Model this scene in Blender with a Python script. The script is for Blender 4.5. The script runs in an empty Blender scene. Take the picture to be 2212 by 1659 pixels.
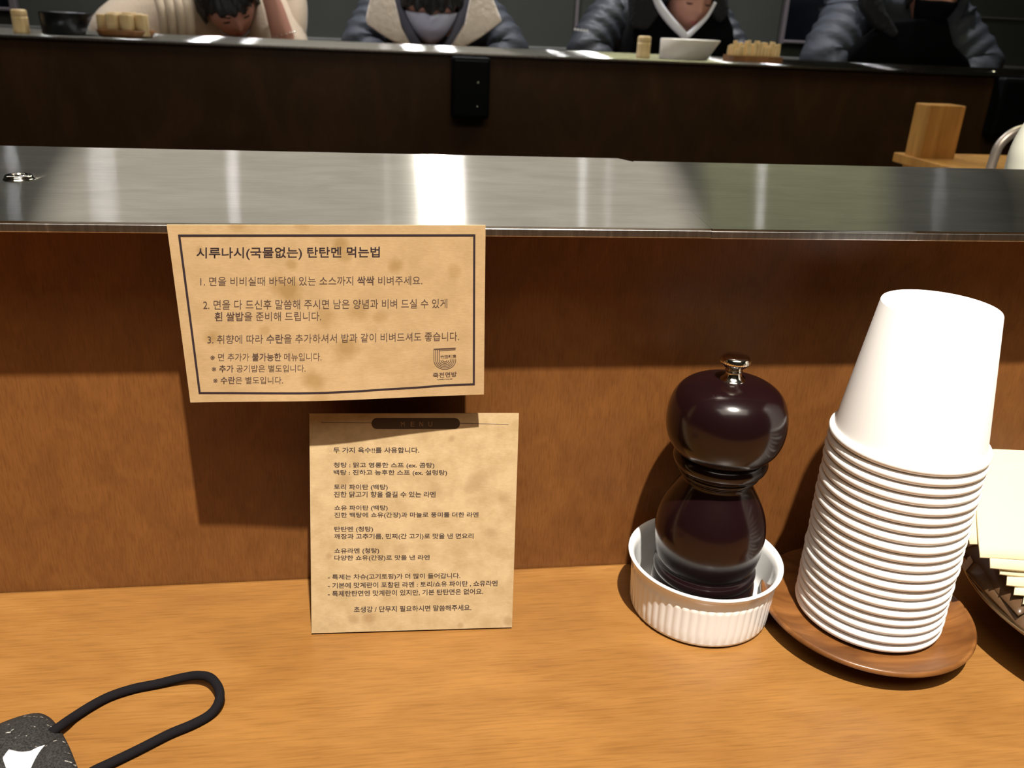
import bpy, bmesh, math, random
from mathutils import Vector, Matrix
random.seed(7)
PI = math.pi
S = bpy.context.scene
COL = S.collection

# ------------------------------------------------------------------ camera
PITCH, YAW, ROLL, FPX = .4025, .154, .0454, 1845.0
CAM = Vector((0, -.3724, .2658))
fw = Vector((math.sin(YAW)*math.cos(PITCH), math.cos(YAW)*math.cos(PITCH), -math.sin(PITCH)))
r0 = Vector((math.cos(YAW), -math.sin(YAW), 0)); u0 = r0.cross(fw)
rt = r0*math.cos(ROLL) + u0*math.sin(ROLL); up = -r0*math.sin(ROLL) + u0*math.cos(ROLL)
cd = bpy.data.cameras.new('camera'); cam = bpy.data.objects.new('camera', cd); COL.objects.link(cam)
cam.matrix_world = Matrix(((rt.x, up.x, -fw.x, CAM.x), (rt.y, up.y, -fw.y, CAM.y), (rt.z, up.z, -fw.z, CAM.z), (0, 0, 0, 1)))
cd.sensor_width = 36; cd.lens = FPX/2212*36; cd.clip_start = .01
cd.dof.use_dof = True; cd.dof.focus_distance = .375; cd.dof.aperture_fstop = 22
S.camera = cam

# ------------------------------------------------------------------ world, exposure, lamps
S.view_settings.view_transform = 'Standard'; S.view_settings.look = 'None'
S.view_settings.gamma = 1; S.view_settings.use_curve_mapping = False
S.view_settings.exposure = 0.0
w = bpy.data.worlds.new('world'); S.world = w; w.use_nodes = True
w.node_tree.nodes['Background'].inputs[0].default_value = (.9, .85, .75, 1)
w.node_tree.nodes['Background'].inputs[1].default_value = .02

def spot(name, loc, to, power, color, angle, radius, blend=.6):
    l = bpy.data.lights.new(name, 'SPOT'); l.energy = power; l.color = color
    l.spot_size = math.radians(angle); l.spot_blend = blend; l.shadow_soft_size = radius
    o = bpy.data.objects.new(name, l); COL.objects.link(o); o.location = loc
    o.rotation_euler = (Vector(to)-Vector(loc)).to_track_quat('-Z', 'Y').to_euler()
    return o
def area(name, loc, to, power, color, sx, sy):
    l = bpy.data.lights.new(name, 'AREA'); l.energy = power; l.color = color; l.shape = 'RECTANGLE'
    l.size = sx; l.size_y = sy
    o = bpy.data.objects.new(name, l); COL.objects.link(o); o.location = loc
    o.rotation_euler = (Vector(to)-Vector(loc)).to_track_quat('-Z', 'Y').to_euler()
    return o
# the spot over this seat: throws the crisp shadows down the upstand
spot('spot_over_seat', (.12, -.66, 1.70), (.08, -.06, .05), 335, (1, .94, .845), 60, .016, .8)
# spots over the seats across the kitchen
FAR = [(-1.34, 5, .02), (-1.03, 14, .05), (-.57, 9, .02), (.0, 1.5, .012), (.266, 40, .03), (.765, 6, .015), (.87, 2, .012), (1.51, 8, .015), (2.3, 4, .02)]
for x, p, r in FAR:
    spot('spot_over_far_seat', (x, 2.6, 1.70), (x, 2.3, .2), p, (.95, .95, 1.0), 135, r, .7)
for x, p in ((-.75, 45), (.12, 50), (.93, 45), (1.72, 60)):  # added narrow spots, brighten the diners without reaching the near steel
    spot('diner_fill_spot', (x, 2.48, 1.72), (x, 2.50, .2), p, (.95, .95, 1.0), 78, .03, .6)
# unseen fill lights added above the kitchen and the near seats
area('kitchen_fill_panel', (-.35, 1.1, 1.74), (-.35, 1.1, 0), 13, (1, .96, .86), 4.2, .6)  # added wide fill, gives the brushed steel an even grey to reflect
area('yellow_reflection_fill', (1.15, 1.45, 1.5), (1.15, 1.3, 0), 4.0, (.92, .92, .42), .55, .3)  # added light, puts the yellow-green reflection on the ledge's right part
area('dining_fill_panel', (0, -1.0, 1.72), (0, -.6, 0), 15, (1, .9, .75), 1.6, .8)  # added fill, lifts the near shadows and the steel's base grey

# ------------------------------------------------------------------ pixel helpers (photo pixel -> point on a plane of the place)
def ray(px, py): return fw + rt*((px-1106)/FPX) + up*((829.5-py)/FPX)
def onY(px, py, Y):
    d = ray(px, py); return CAM + d*((Y-CAM.y)/d.y)
def onZ(px, py, Z):
    d = ray(px, py); return CAM + d*((Z-CAM.z)/d.z)
def onP(px, py, O, N):
    d = ray(px, py); return CAM + d*((O-CAM).dot(N)/d.dot(N))

# ------------------------------------------------------------------ materials
def mat(name, col, rough=.5, metal=0, spec=.5, coat=0, sheen=0, sub=0):
    m = bpy.data.materials.new(name); m.use_nodes = True
    b = m.node_tree.nodes['Principled BSDF']
    b.inputs['Base Color'].default_value = (*col, 1); b.inputs['Roughness'].default_value = rough
    b.inputs['Metallic'].default_value = metal; b.inputs['Specular IOR Level'].default_value = spec
    b.inputs['Coat Weight'].default_value = coat; b.inputs['Sheen Weight'].default_value = sheen
    b.inputs['Subsurface Weight'].default_value = sub
    if sub: b.inputs['Subsurface Radius'].default_value = (.01, .004, .002); b.inputs['Subsurface Scale'].default_value = 1
    return m
def N(m, t, **k):
    n = m.node_tree.nodes.new(t)
    for a, v in k.items():
        if a in n.inputs: n.inputs[a].default_value = v
        else: setattr(n, a, v)
    return n
def L(m, a, b): m.node_tree.links.new(a, b)
def B(m): return m.node_tree.nodes['Principled BSDF']
def coords(m, scale=(1, 1, 1), rot=(0, 0, 0)):
    tc = N(m, 'ShaderNodeTexCoord'); mp = N(m, 'ShaderNodeMapping')
    mp.inputs['Scale'].default_value = scale; mp.inputs['Rotation'].default_value = rot
    L(m, tc.outputs['Object'], mp.inputs['Vector']); return mp.outputs['Vector']
def noise(m, vec, scale, detail=3, rough=.5, dist=0):
    n = N(m, 'ShaderNodeTexNoise'); n.inputs['Scale'].default_value = scale
    n.inputs['Detail'].default_value = detail; n.inputs['Roughness'].default_value = rough
    n.inputs['Distortion'].default_value = dist
    L(m, vec, n.inputs['Vector']); return n.outputs['Fac']
def ramp(m, fac, stops):
    r = N(m, 'ShaderNodeValToRGB'); e = r.color_ramp.elements
    while len(e) < len(stops): e.new(.5)
    for i, (p, c) in enumerate(stops): e[i].position = p; e[i].color = (*c, 1) if len(c) == 3 else c
    L(m, fac, r.inputs['Fac']); return r.outputs['Color']
def mix(m, a, b, fac, mode='MIX'):
    n = N(m, 'ShaderNodeMix', data_type='RGBA', blend_type=mode)
    for s, v in ((n.inputs[6], a), (n.inputs[7], b)):
        if isinstance(v, tuple): s.default_value = (*v, 1)
        else: L(m, v, s)
    if isinstance(fac, (int, float)): n.inputs[0].default_value = fac
    else: L(m, fac, n.inputs[0])
    return n.outputs[2]
def math_(m, op, a, b=None):
    n = N(m, 'ShaderNodeMath', operation=op)
    for i, v in enumerate((a, b)):
        if v is None: continue
        if isinstance(v, (int, float)): n.inputs[i].default_value = v
        else: L(m, v, n.inputs[i])
    return n.outputs[0]
def bump(m, fac, strength, dist=.001):
    n = N(m, 'ShaderNodeBump'); n.inputs['Strength'].default_value = strength; n.inputs['Distance'].default_value = dist
    L(m, fac, n.inputs['Height']); L(m, n.outputs['Normal'], B(m).inputs['Normal'])

def wood(name, dark, mid, light, fine, broad, rough=.35, spec=.4, bmp=.15, coat=0):
    """fine / broad: object-space scales of the pore grain and of the figure"""
    m = mat(name, mid, rough, spec=spec, coat=coat)
    g = noise(m, coords(m, fine), 1, 4, .6, .3); f = noise(m, coords(m, broad), 1, 4, .55, 1.0)
    c = ramp(m, f, [(.25, dark), (.5, mid), (.75, light)])
    gr = ramp(m, g, [(.3, (.78, .75, .70)), (.52, (1, 1, 1)), (.8, (1.1, 1.08, 1.05))])
    c2 = mix(m, c, gr, 1.0, 'MULTIPLY'); L(m, c2, B(m).inputs['Base Color'])
    bump(m, g, bmp, .0003); return m
M = {}
M['table'] = wood('honey_table_wood', (.195, .085, .021), (.235, .107, .027), (.275, .130, .034), (50, 1100, 60), (13, 38, 10), .3, .45, .06)
M['riser'] = wood('brown_upstand_wood', (.135, .050, .0125), (.165, .062, .0155), (.195, .075, .019), (1300, 60, 130), (60, 20, 40), .42, .35, .3)
M['farpanel'] = wood('dark_far_panel_wood', (.042, .019, .007), (.058, .026, .009), (.08, .035, .012), (500, 60, 20), (9, 9, 5), .5, .3, .2)
M['walnut'] = wood('walnut_saucer_wood', (.075, .026, .007), (.155, .060, .016), (.25, .105, .03), (40, 300, 40), (18, 75, 18), .3, .5, .1)
M['pine'] = wood('pine_wood', (.45, .21, .045), (.60, .30, .075), (.7, .37, .1), (60, 60, 12), (30, 30, 3), .5, .3, .1)
M['bamboo'] = wood('pale_bamboo', (.55, .36, .15), (.75, .55, .28), (.85, .68, .4), (200, 200, 8), (30, 30, 5), .5, .3, .1)
M['brownwood'] = wood('brown_wood', (.12, .045, .012), (.2, .08, .02), (.26, .11, .03), (80, 80, 10), (20, 20, 4), .45, .4, .1)

def steel(name, tint, dark=1.0):
    m = bpy.data.materials.new(name); m.use_nodes = True; nt = m.node_tree; nt.nodes.clear()
    out = N(m, 'ShaderNodeOutputMaterial')
    tg = N(m, 'ShaderNodeTangent', direction_type='UV_MAP', uv_map='UVMap')
    smear = noise(m, coords(m, (22, 40, 10)), 1, 5, .6, .8)
    fine = noise(m, coords(m, (25, 1500, 10)), 1, 3, .6)
    col = mix(m, ramp(m, smear, [(.3, tuple(.82*t for t in tint)), (.7, tint)]),
              ramp(m, fine, [(.3, (.82, .82, .82)), (.7, (1.05, 1.05, 1.05))]), 1.0, 'MULTIPLY')
    bp = N(m, 'ShaderNodeBump'); bp.inputs['Strength'].default_value = .12; bp.inputs['Distance'].default_value = .0002
    L(m, fine, bp.inputs['Height'])
    g1 = N(m, 'ShaderNodeBsdfAnisotropic'); g1.distribution = 'GGX'; g1.inputs['Roughness'].default_value = .235
    g1.inputs['Anisotropy'].default_value = .965
    g2 = N(m, 'ShaderNodeBsdfAnisotropic'); g2.distribution = 'GGX'; g2.inputs['Roughness'].default_value = .42
    g2.inputs['Anisotropy'].default_value = .965
    for g in (g1, g2):
        L(m, tg.outputs[0], g.inputs['Tangent']); L(m, col, g.inputs['Color']); L(m, bp.outputs[0], g.inputs['Normal'])
    mx = N(m, 'ShaderNodeMixShader'); mx.inputs[0].default_value = .35
    L(m, g1.outputs[0], mx.inputs[1]); L(m, g2.outputs[0], mx.inputs[2]); L(m, mx.outputs[0], out.inputs[0]); return m
M['steel'] = steel('brushed_steel', (.66, .655, .62))
M['chrome'] = mat('chrome', (.85, .82, .74), .12, 1)
M['lipsteel'] = mat('satin_steel_edge', (.50, .47, .44), .30, 1)
n_ = noise(M['lipsteel'], coords(M['lipsteel'], (300, 5, 30)), 1, 4, .7)
L(M['lipsteel'], ramp(M['lipsteel'], n_, [(.35, (.36, .33, .31)), (.6, (.5, .47, .44)), (.72, (.9, .85, .8))]), B(M['lipsteel']).inputs['Base Color'])

def kraft(name, base, stains, mottle, stain_col=(.42, .26, .10)):
    m = mat(name, base, .75, spec=.2)
    tc = N(m, 'ShaderNodeTexCoord')
    fibre = noise(m, coords(m, (400, 1500, 400)), 1, 3, .6)
    cloud = noise(m, coords(m, (80, 90, 80)), 1, 5, .65)
    c = ramp(m, fibre, [(.3, tuple(.95*b for b in base)), (.7, tuple(1.04*b for b in base))])
    c = mix(m, c, ramp(m, cloud, [(.35, (1-mottle, 1-mottle*1.15, 1-mottle*1.5)), (.62, (1, 1, 1))]), 1, 'MULTIPLY')
    tot = None
    for (x, y, r, s) in stains:            # each stain a soft irregular spot on the paper
        vm = N(m, 'ShaderNodeVectorMath', operation='DISTANCE'); vm.inputs[1].default_value = (x, y, 0)
        L(m, tc.outputs['Object'], vm.inputs[0])
        wob = math_(m, 'MULTIPLY', noise(m, coords(m, (110, 110, 110)), 1, 3, .6), r*1.1)
        d = math_(m, 'ADD', vm.outputs['Value'], wob)
        mr = N(m, 'ShaderNodeMapRange'); mr.inputs[1].default_value = r*.9; mr.inputs[2].default_value = r*1.55
        mr.inputs[3].default_value = min(.85, s*1.7); mr.inputs[4].default_value = 0; L(m, d, mr.inputs[0])
        tot = mr.outputs[0] if tot is None else math_(m, 'MAXIMUM', tot, mr.outputs[0])
    if tot is not None: c = mix(m, c, stain_col, tot)
    L(m, c, B(m).inputs['Base Color']); bump(m, fibre, .15, .0002); return m
M['ink'] = mat('dark_ink', (.030, .019, .022), .7, spec=.2)
M['inkfade'] = mat('faded_ink', (.075, .047, .040), .7, spec=.2)
M['pill'] = mat('dark_brown_print', (.055, .032, .018), .6, spec=.2)
M['gold'] = mat('tan_print', (.22, .12, .05), .6, spec=.2)
M['paper'] = mat('white_paper_cup', (.88, .86, .84), .5, spec=.35, sub=.0)
M['porcelain'] = mat('white_porcelain', (.84, .83, .81), .12, spec=.5, coat=.3)
M['lacquer'] = mat('dark_chocolate_lacquer', (.008, .0025, .003), .2, spec=.36, coat=.2)
B(M['lacquer']).inputs['Coat Roughness'].default_value = .12
M['napkin'] = mat('cream_napkin', (.62, .53, .345), .85, spec=.1)
bump(M['napkin'], noise(M['napkin'], coords(M['napkin'], (500, 500, 500)), 1, 3), .2, .0005)
M['napedge'] = mat('napkin_shadow_paper', (.75, .60, .36), .85, spec=.1)
M['bronze'] = mat('bronze_metal', (.35, .27, .16), .3, 1)
M['packet'] = mat('brown_plastic_packet', (.075, .040, .019), .35, spec=.4, coat=.2)
bump(M['packet'], noise(M['packet'], coords(M['packet'], (60, 120, 60)), 1, 2), .25, .001)
M['clearedge'] = mat('clear_crimped_plastic', (.42, .30, .20), .2, spec=.6, coat=.5)
M['black'] = mat('matt_black_plastic', (.003, .003, .004), .6, spec=.12)
M['cord'] = mat('black_elastic', (.007, .006, .007), .9, spec=.1)
M['lining'] = mat('white_lining', (.93, .92, .95), .8, spec=.2)
m = M['tweed'] = mat('black_flecked_fabric', (.015, .014, .014), .9, spec=.2)
v = N(m, 'ShaderNodeTexVoronoi'); v.inputs['Scale'].default_value = 1; L(m, coords(m, (420, 900, 500), (0, 0, .55)), v.inputs['Vector'])
gate = noise(m, coords(m, (60, 420, 60), (0, 0, .55)), 1, 2, .5)
fleck = math_(m, 'MULTIPLY', math_(m, 'LESS_THAN', v.outputs['Distance'], .30), math_(m, 'GREATER_THAN', gate, .60))
weave = noise(m, coords(m, (1400, 1400, 1400)), 1, 2)
L(m, mix(m, ramp(m, weave, [(.3, (.008, .008, .008)), (.75, (.045, .043, .04))]), (.42, .40, .36), fleck), B(m).inputs['Base Color'])
bump(m, weave, .5, .0006)
m = M['wall'] = mat('dark_green_grey_wall', (.045, .048, .040), .6, spec=.3)
L(m, ramp(m, noise(m, coords(m, (3, 3, 3)), 1, 3), [(.3, (.040, .043, .036)), (.7, (.052, .055, .046))]), B(m).inputs['Base Color'])
M['ceiling'] = mat('ceiling_paint', (.30, .28, .24), .9)
M['floor'] = mat('grey_floor', (.08, .075, .07), .6)
M['glass'] = mat('dark_window_glass', (.004, .005, .007), .08, spec=.5)
M['frame'] = mat('pale_metal_frame', (.30, .26, .28), .35, .6)
M['trim'] = mat('grey_trim', (.13, .13, .12), .5)
M['skin'] = mat('skin', (.50, .24, .17), .5, spec=.35)
M['lips'] = mat('lips', (.42, .13, .12), .45, spec=.4)
M['hair'] = mat('black_hair', (.006, .005, .005), .45, spec=.4)
bump(M['hair'], noise(M['hair'], coords(M['hair'], (120, 120, 18)), 1, 3), .7, .006)
M['knit'] = mat('beige_knit', (.52, .41, .29), .9, spec=.1, sheen=.2)
bump(M['knit'], noise(M['knit'], coords(M['knit'], (220, 220, 60)), 1, 3), .5, .004)
M['puffer'] = mat('charcoal_puffer_nylon', (.040, .044, .054), .6, spec=.28)
bump(M['puffer'], noise(M['puffer'], coords(M['puffer'], (9, 9, 16)), 1, 3, .5), .5, .02)
M['blackpuffer'] = mat('black_puffer_nylon', (.028, .030, .036), .5, spec=.35)
bump(M['blackpuffer'], noise(M['blackpuffer'], coords(M['blackpuffer'], (9, 9, 16)), 1, 3, .5), .5, .02)
M['blackcloth'] = mat('black_cloth', (.003, .003, .0035), .9, spec=.03)
M['fur'] = mat('black_fur', (.008, .008, .009), .8, spec=.3)
bump(M['fur'], noise(M['fur'], coords(M['fur'], (90, 90, 90)), 1, 4), 1, .01)
M['shearling'] = mat('cream_shearling', (.78, .66, .55), .95, spec=.1, sheen=.3)
bump(M['shearling'], noise(M['shearling'], coords(M['shearling'], (60, 60, 60)), 1, 4), .9, .01)
M['greyhood'] = mat('grey_hood_fabric', (.13, .13, .17), .8, spec=.2)
M['whitecloth'] = mat('white_fabric', (.70, .68, .72), .8, spec=.2)
M['bluemask'] = mat('pale_mask_fabric', (.55, .56, .70), .85, spec=.1)
M['bottle'] = mat('milky_plastic', (.75, .74, .62), .4, spec=.4, sub=.0)
M['pipe'] = mat('dull_steel_pipe', (.62, .54, .46), .35, .7)
M['blackbowl'] = mat('black_glazed_bowl', (.006, .007, .008), .3, spec=.5)
M['whitebowl'] = mat('cream_glazed_bowl', (.78, .72, .62), .3, spec=.5)
M['lampcan'] = mat('black_lamp_housing', (.01, .01, .01), .5)

# ------------------------------------------------------------------ object helpers
def link(name, me, m=None, parent=None, smooth=False):
    o = bpy.data.objects.new(name, me); COL.objects.link(o)
    if m is not None: me.materials.append(m)
    if parent is not None: o.parent = parent
    if smooth:
        for p in me.polygons: p.use_smooth = True
    return o
def frombm(name, bm, m, parent=None, smooth=False):
    bmesh.ops.recalc_face_normals(bm, faces=bm.faces[:])
    me = bpy.data.meshes.new(name); bm.to_mesh(me); bm.free(); return link(name, me, m, parent, smooth)
def tag(o, label=None, cat=None, group=None, kind=None):
    if label: o['label'] = label
    if cat: o['category'] = cat
    if group: o['group'] = group
    if kind: o['kind'] = kind
    return o
def thing(name, label, cat, loc=(0, 0, 0), rot=(0, 0, 0), group=None):
    o = bpy.data.objects.new(name, None); COL.objects.link(o); o.location = loc; o.rotation_euler = rot
    o.empty_display_size = .02
    return tag(o, label, cat, group)
def box_bm(bm, x0, x1, y0, y1, z0, z1, bev=0):
    r = bmesh.ops.create_cube(bm, size=1)
    for v in r['verts']:
        v.co = Vector(((x0+x1)/2+v.co.x*(x1-x0), (y0+y1)/2+v.co.y*(y1-y0), (z0+z1)/2+v.co.z*(z1-z0)))
    if bev:
        ed = list({e for v in r['verts'] for e in v.link_edges})
        bmesh.ops.bevel(bm, geom=ed, offset=bev, segments=2, affect='EDGES', profile=.5)
def box(name, x0, x1, y0, y1, z0, z1, m, parent=None, bev=0):
    bm = bmesh.new(); box_bm(bm, x0, x1, y0, y1, z0, z1, bev); return frombm(name, bm, m, parent)
def lathe_me(name, prof, seg=48, mod=None, closed_ends=True):
    """prof: list of (r, z); mod(r, z, a) -> r or (x, y, z) lets the wall be fluted or skewed"""
    vs, fs = [], []
    for (r, z) in prof:
        for i in range(seg):
            a = 2*PI*i/seg
            q = mod(r, z, a) if mod else r
            vs.append(q if isinstance(q, tuple) else (q*math.cos(a), q*math.sin(a), z))
    for k in range(len(prof)-1):
        for i in range(seg):
            j = (i+1) % seg
            fs.append((k*seg+i, k*seg+j, (k+1)*seg+j, (k+1)*seg+i))
    if closed_ends:
        fs.append(tuple(range(seg))[::-1]); n = len(prof)-1; fs.append(tuple(n*seg+i for i in range(seg)))
    me = bpy.data.meshes.new(name); me.from_pydata(vs, [], fs); me.update()
    bm = bmesh.new(); bm.from_mesh(me); bmesh.ops.remove_doubles(bm, verts=bm.verts[:], dist=1e-6)
    bmesh.ops.recalc_face_normals(bm, faces=bm.faces[:]); bm.to_mesh(me); bm.free()
    for p in me.polygons: p.use_smooth = True
    return me
def smoothprof(pts, n=6):
    """Catmull-Rom through profile points"""
    P = [pts[0]] + list(pts) + [pts[-1]]; out = []
    for i in range(1, len(P)-2):
        p0, p1, p2, p3 = P[i-1:i+3]
        for k in range(n):
            t = k/n; out.append(tuple(.5*((2*p1[c]) + (-p0[c]+p2[c])*t + (2*p0[c]-5*p1[c]+4*p2[c]-p3[c])*t*t + (-p0[c]+3*p1[c]-3*p2[c]+p3[c])*t**3) for c in range(len(p1))))
    out.append(tuple(pts[-1])); return out
def tube(name, pts, rad, m, parent=None, seg=10, n=6, cap=True):
    pts = [tuple(p) for p in pts]; rads = rad if isinstance(rad, (list, tuple)) else [rad]*len(pts)
    P = smoothprof([(*p, r) for p, r in zip(pts, rads)], n)
    vs, fs = [], []; ref = Vector((0, 0, 1))
    for i, p in enumerate(P):
        a = Vector(P[max(i-1, 0)][:3]); b = Vector(P[min(i+1, len(P)-1)][:3]); t = (b-a).normalized()
        s = t.cross(ref)
        if s.length < .05: s = t.cross(Vector((0, 1, 0)))
        s.normalize(); q = s.cross(t); ref = q
        for k in range(seg):
            an = 2*PI*k/seg; vs.append(tuple(Vector(p[:3]) + (s*math.cos(an)+q*math.sin(an))*p[3]))
    for i in range(len(P)-1):
        for k in range(seg):
            j = (k+1) % seg; fs.append((i*seg+k, i*seg+j, (i+1)*seg+j, (i+1)*seg+k))
    if cap: fs += [tuple(range(seg))[::-1], tuple((len(P)-1)*seg+k for k in range(seg))]
    me = bpy.data.meshes.new(name); me.from_pydata(vs, [], fs); me.update()
    return link(name, me, m, parent, True)
def slab(name, pts, thick, m, parent=None, bev=.0, offset=Vector((0, 1, 0)), smooth=False):
    """a thick plate over the polygon pts (3D), extruded along offset"""
    bm = bmesh.new(); a = [bm.verts.new(p) for p in pts]; f = bm.faces.new(a)
    r = bmesh.ops.extrude_face_region(bm, geom=[f])
    for v in [g for g in r['geom'] if isinstance(g, bmesh.types.BMVert)]: v.co += offset*thick
    if bev: bmesh.ops.bevel(bm, geom=bm.edges[:], offset=bev, segments=3, affect='EDGES', profile=.5)
    return frombm(name, bm, m, parent, smooth)
def dup(root, kids=True):
    c = root.copy(); COL.objects.link(c)
    if kids:
        for ch in [o for o in bpy.data.objects if o.parent == root]:
            d = ch.copy(); COL.objects.link(d); d.parent = c
    return c

# ================================================================== the room
H, G, BK = .1882, .0294, .1600
LY, FB = 1.84, 2.34
XL, XR, YF, YB, ZF, ZC = -3.2, 4.6, -1.6, 3.2, -.75, 1.80
def wallbox(name, *a, m='wall'): return tag(box(name, *a, M[m]), kind='structure')
wallbox('floor', XL, XR, YF, YB, ZF-.05, ZF, m='floor')
wallbox('ceiling', XL, XR, YF, YB, ZC, ZC+.05, m='ceiling')
wallbox('wall_left', XL-.05, XL, YF, YB, ZF, ZC)
wallbox('wall_right', XR, XR+.05, YF, YB, ZF, ZC)
wallbox('wall_front', XL, XR, YF-.05, YF, ZF, ZC)
wb = wallbox('wall_back', XL, XR, YB, YB+.06, ZF, ZC)
# panel seams: battens proud of the back wall
tag(box('trim_1', XL, XR, YB-.022, YB, .150, .174, M['trim'], bev=.003), kind='structure')
tag(box('trim_2', 1.98, XR, YB-.008, YB, .355, .361, M['trim']), kind='structure')
t3 = tag(box('trim_3', .735, .748, YB-.02, YB, .174, ZC, M['frame'], bev=.002), kind='structure')
# two dark windows in the back wall
def window(name, x0, x1, z0, z1, fr):
    g = tag(box(name, x0, x1, YB-.012, YB-.004, z0, z1, M['glass']), kind='structure')
    for a in ((x0-fr, x0, z0-fr, z1+fr), (x1, x1+fr, z0-fr, z1+fr)):
        box('window_stile', a[0], a[1], YB-.03, YB, a[2], a[3], M['frame'], g, .003)
    for a in ((x0, x1, z0-.012, z0), (x0, x1, z1, z1+fr)):
        box('window_rail', a[0], a[1], YB-.03, YB, a[2], a[3], M['frame'], g, .003)
    return g
window('window_1', 1.60, 2.35, .238, 1.2, .016)
window('window_2', -2.2, -1.325, .232, 1.2, .024)

# ================================================================== near counter
tt = tag(box('tabletop', -1.6, 1.9, -.46, .0, -.035, 0, M['table'], bev=.003), 'honey brown wooden counter table top in the foreground', 'table')
rs = box('upstand', -1.6, 1.9, 0, .018, -.035, .1836, M['riser'])
tag(rs, 'brown wooden upstand board rising behind the table up to the steel ledge', 'counter panel')
tag(box('counter_base', -1.6, 1.9, -.05, .018, ZF, -.0352, M['riser']), 'brown wooden base carrying the table, below the frame', 'counter base')

def plate_me(name, corners, z0, z1, m, parent=None, bev=.0007):
    bm = bmesh.new()
    lo = [bm.verts.new((x, y, z0)) for x, y in corners]; hi = [bm.verts.new((x, y, z1)) for x, y in corners]
    bm.faces.new(lo[::-1]); bm.faces.new(hi); n = len(corners)
    for i in range(n): bm.faces.new((lo[i], lo[(i+1) % n], hi[(i+1) % n], hi[i]))
    bmesh.ops.bevel(bm, geom=[e for e in bm.edges if abs((e.verts[0].co-e.verts[1].co).normalized().x) > .9], offset=bev, segments=3, affect='EDGES', profile=.5)
    uv = bm.loops.layers.uv.new('UVMap')
    for f in bm.faces:
        for l in f.loops: l[uv].uv = (l.vert.co.x, l.vert.co.y)
    return frombm(name, bm, m, parent)
led = thing('steel_ledge', 'brushed stainless steel ledge on top of the near brown upstand, with a diagonal seam', 'ledge', (0, 0, .1836))
led_o = Vector((0, 0, .1836))
def ledpart(name, c, z0, z1, m):
    o = plate_me(name, [(x, y) for x, y in c], z0-.1836, z1-.1836, m, led, .00045 if name == 'folded_lip' else .00025); return o
p1 = ledpart('steel_sheet', [(-1.6, -G), (.1356, -G), (.1520, .1515), (.1445, .1660), (-1.6, .141)], H-.0009, H, M['steel'])
p2 = ledpart('steel_sheet', [(.1360, -G), (1.9, -G), (1.9, .1665), (.1524, .1575)], H-.0011, H-.0002, M['steel'])
fl1 = ledpart('folded_lip', [(-1.6, -G-.0003), (.1357, -G-.0003), (.1357, -G+.003), (-1.6, -G+.003)], .1839, H-.0009, M['lipsteel'])
fl2 = ledpart('folded_lip', [(.1358, -G-.0003), (1.9, -G-.0003), (1.9, -G+.003), (.1358, -G+.003)], .1837, H-.0011, M['lipsteel'])
ledpart('core_board', [(-1.6, -G+.003), (1.9, -G+.003), (1.9, .136), (-1.6, .136)], .1836, H-.0012, M['riser'])
def stud(name, x, y, z, r, label):
    me = lathe_me(name, smoothprof([(0, .0), (r, 0), (r, r*.15), (r*.86, r*.36), (r*.5, r*.40), (r*.42, r*.34), (0, r*.34)], 4), 32, closed_ends=False)
    o = link(name, me, M['chrome'], None, True); o.location = (x, y, z); return tag(o, label, 'stud')
sp = onZ(42, 388, H)
stud('steel_stud', sp.x, sp.y, H, .0064, 'small shiny round stud on the left end of the near steel ledge')

# kitchen worktop behind the near counter
tag(box('kitchen_worktop', -1.6, 1.9, .018, 1.1, -.01, .02, M['lipsteel']), 'steel kitchen worktop hidden behind the near counter', 'worktop')
tag(box('worktop_cabinet', -1.6, 1.9, .03, 1.08, ZF, -.0102, M['lampcan']), 'dark cabinet carrying the kitchen worktop behind the near counter', 'cabinet')

# ================================================================== far counter
fl = thing('far_counter', 'long counter across the kitchen, steel ledge over a very dark brown panel', 'counter', (0, 0, H))
def farpart(name, c, z0, z1, m, bev=.0007): return plate_me(name, c, z0-H, z1-H, m, fl, bev)
farpart('steel_sheet', [(-3.0, LY), (3.6, LY), (3.6, FB), (-3.0, FB)], H-.0012, H, M['steel'])
farpart('folded_lip', [(-3.0, LY-.0005), (3.6, LY-.0005), (3.6, LY+.003), (-3.0, LY+.003)], H-.006, H-.0012, M['lipsteel'])
farpart('core_board', [(-3.0, LY+.003), (3.6, LY+.003), (3.6, FB-.003), (-3.0, FB-.003)], H-.006, H-.0013, M['farpanel'])
box('front_board', -3.0, 3.6, LY+.012, LY+.035, ZF-H, -.006, M['farpanel'], fl)
tag(box('far_table_top', -3.0, 3.6, FB-.12, 2.56, -.04, 0, M['table'], bev=.003), 'wooden table behind the far ledge where the diners eat', 'table')
box('back_board', -3.0, 3.6, FB-.14, FB-.121, ZF-H, -.006, M['riser'], fl)
for i, (px, py) in enumerate([(208, 72), (870, 99), (1570, 129), (2108, 151)]):
    p = onZ(px, py+1, H)
    stud('steel_stud', p.x, min(max(p.y, LY+.02), LY+.12), H, .009,
         ['shiny stud on the far ledge in front of the left wooden tubes', 'shiny stud on the far ledge in front of the shearling collar diner',
          'shiny stud on the far ledge just left of the ragged chopstick bundle', 'shiny stud on the far ledge before the right diner in the grey puffer'][i])
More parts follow.
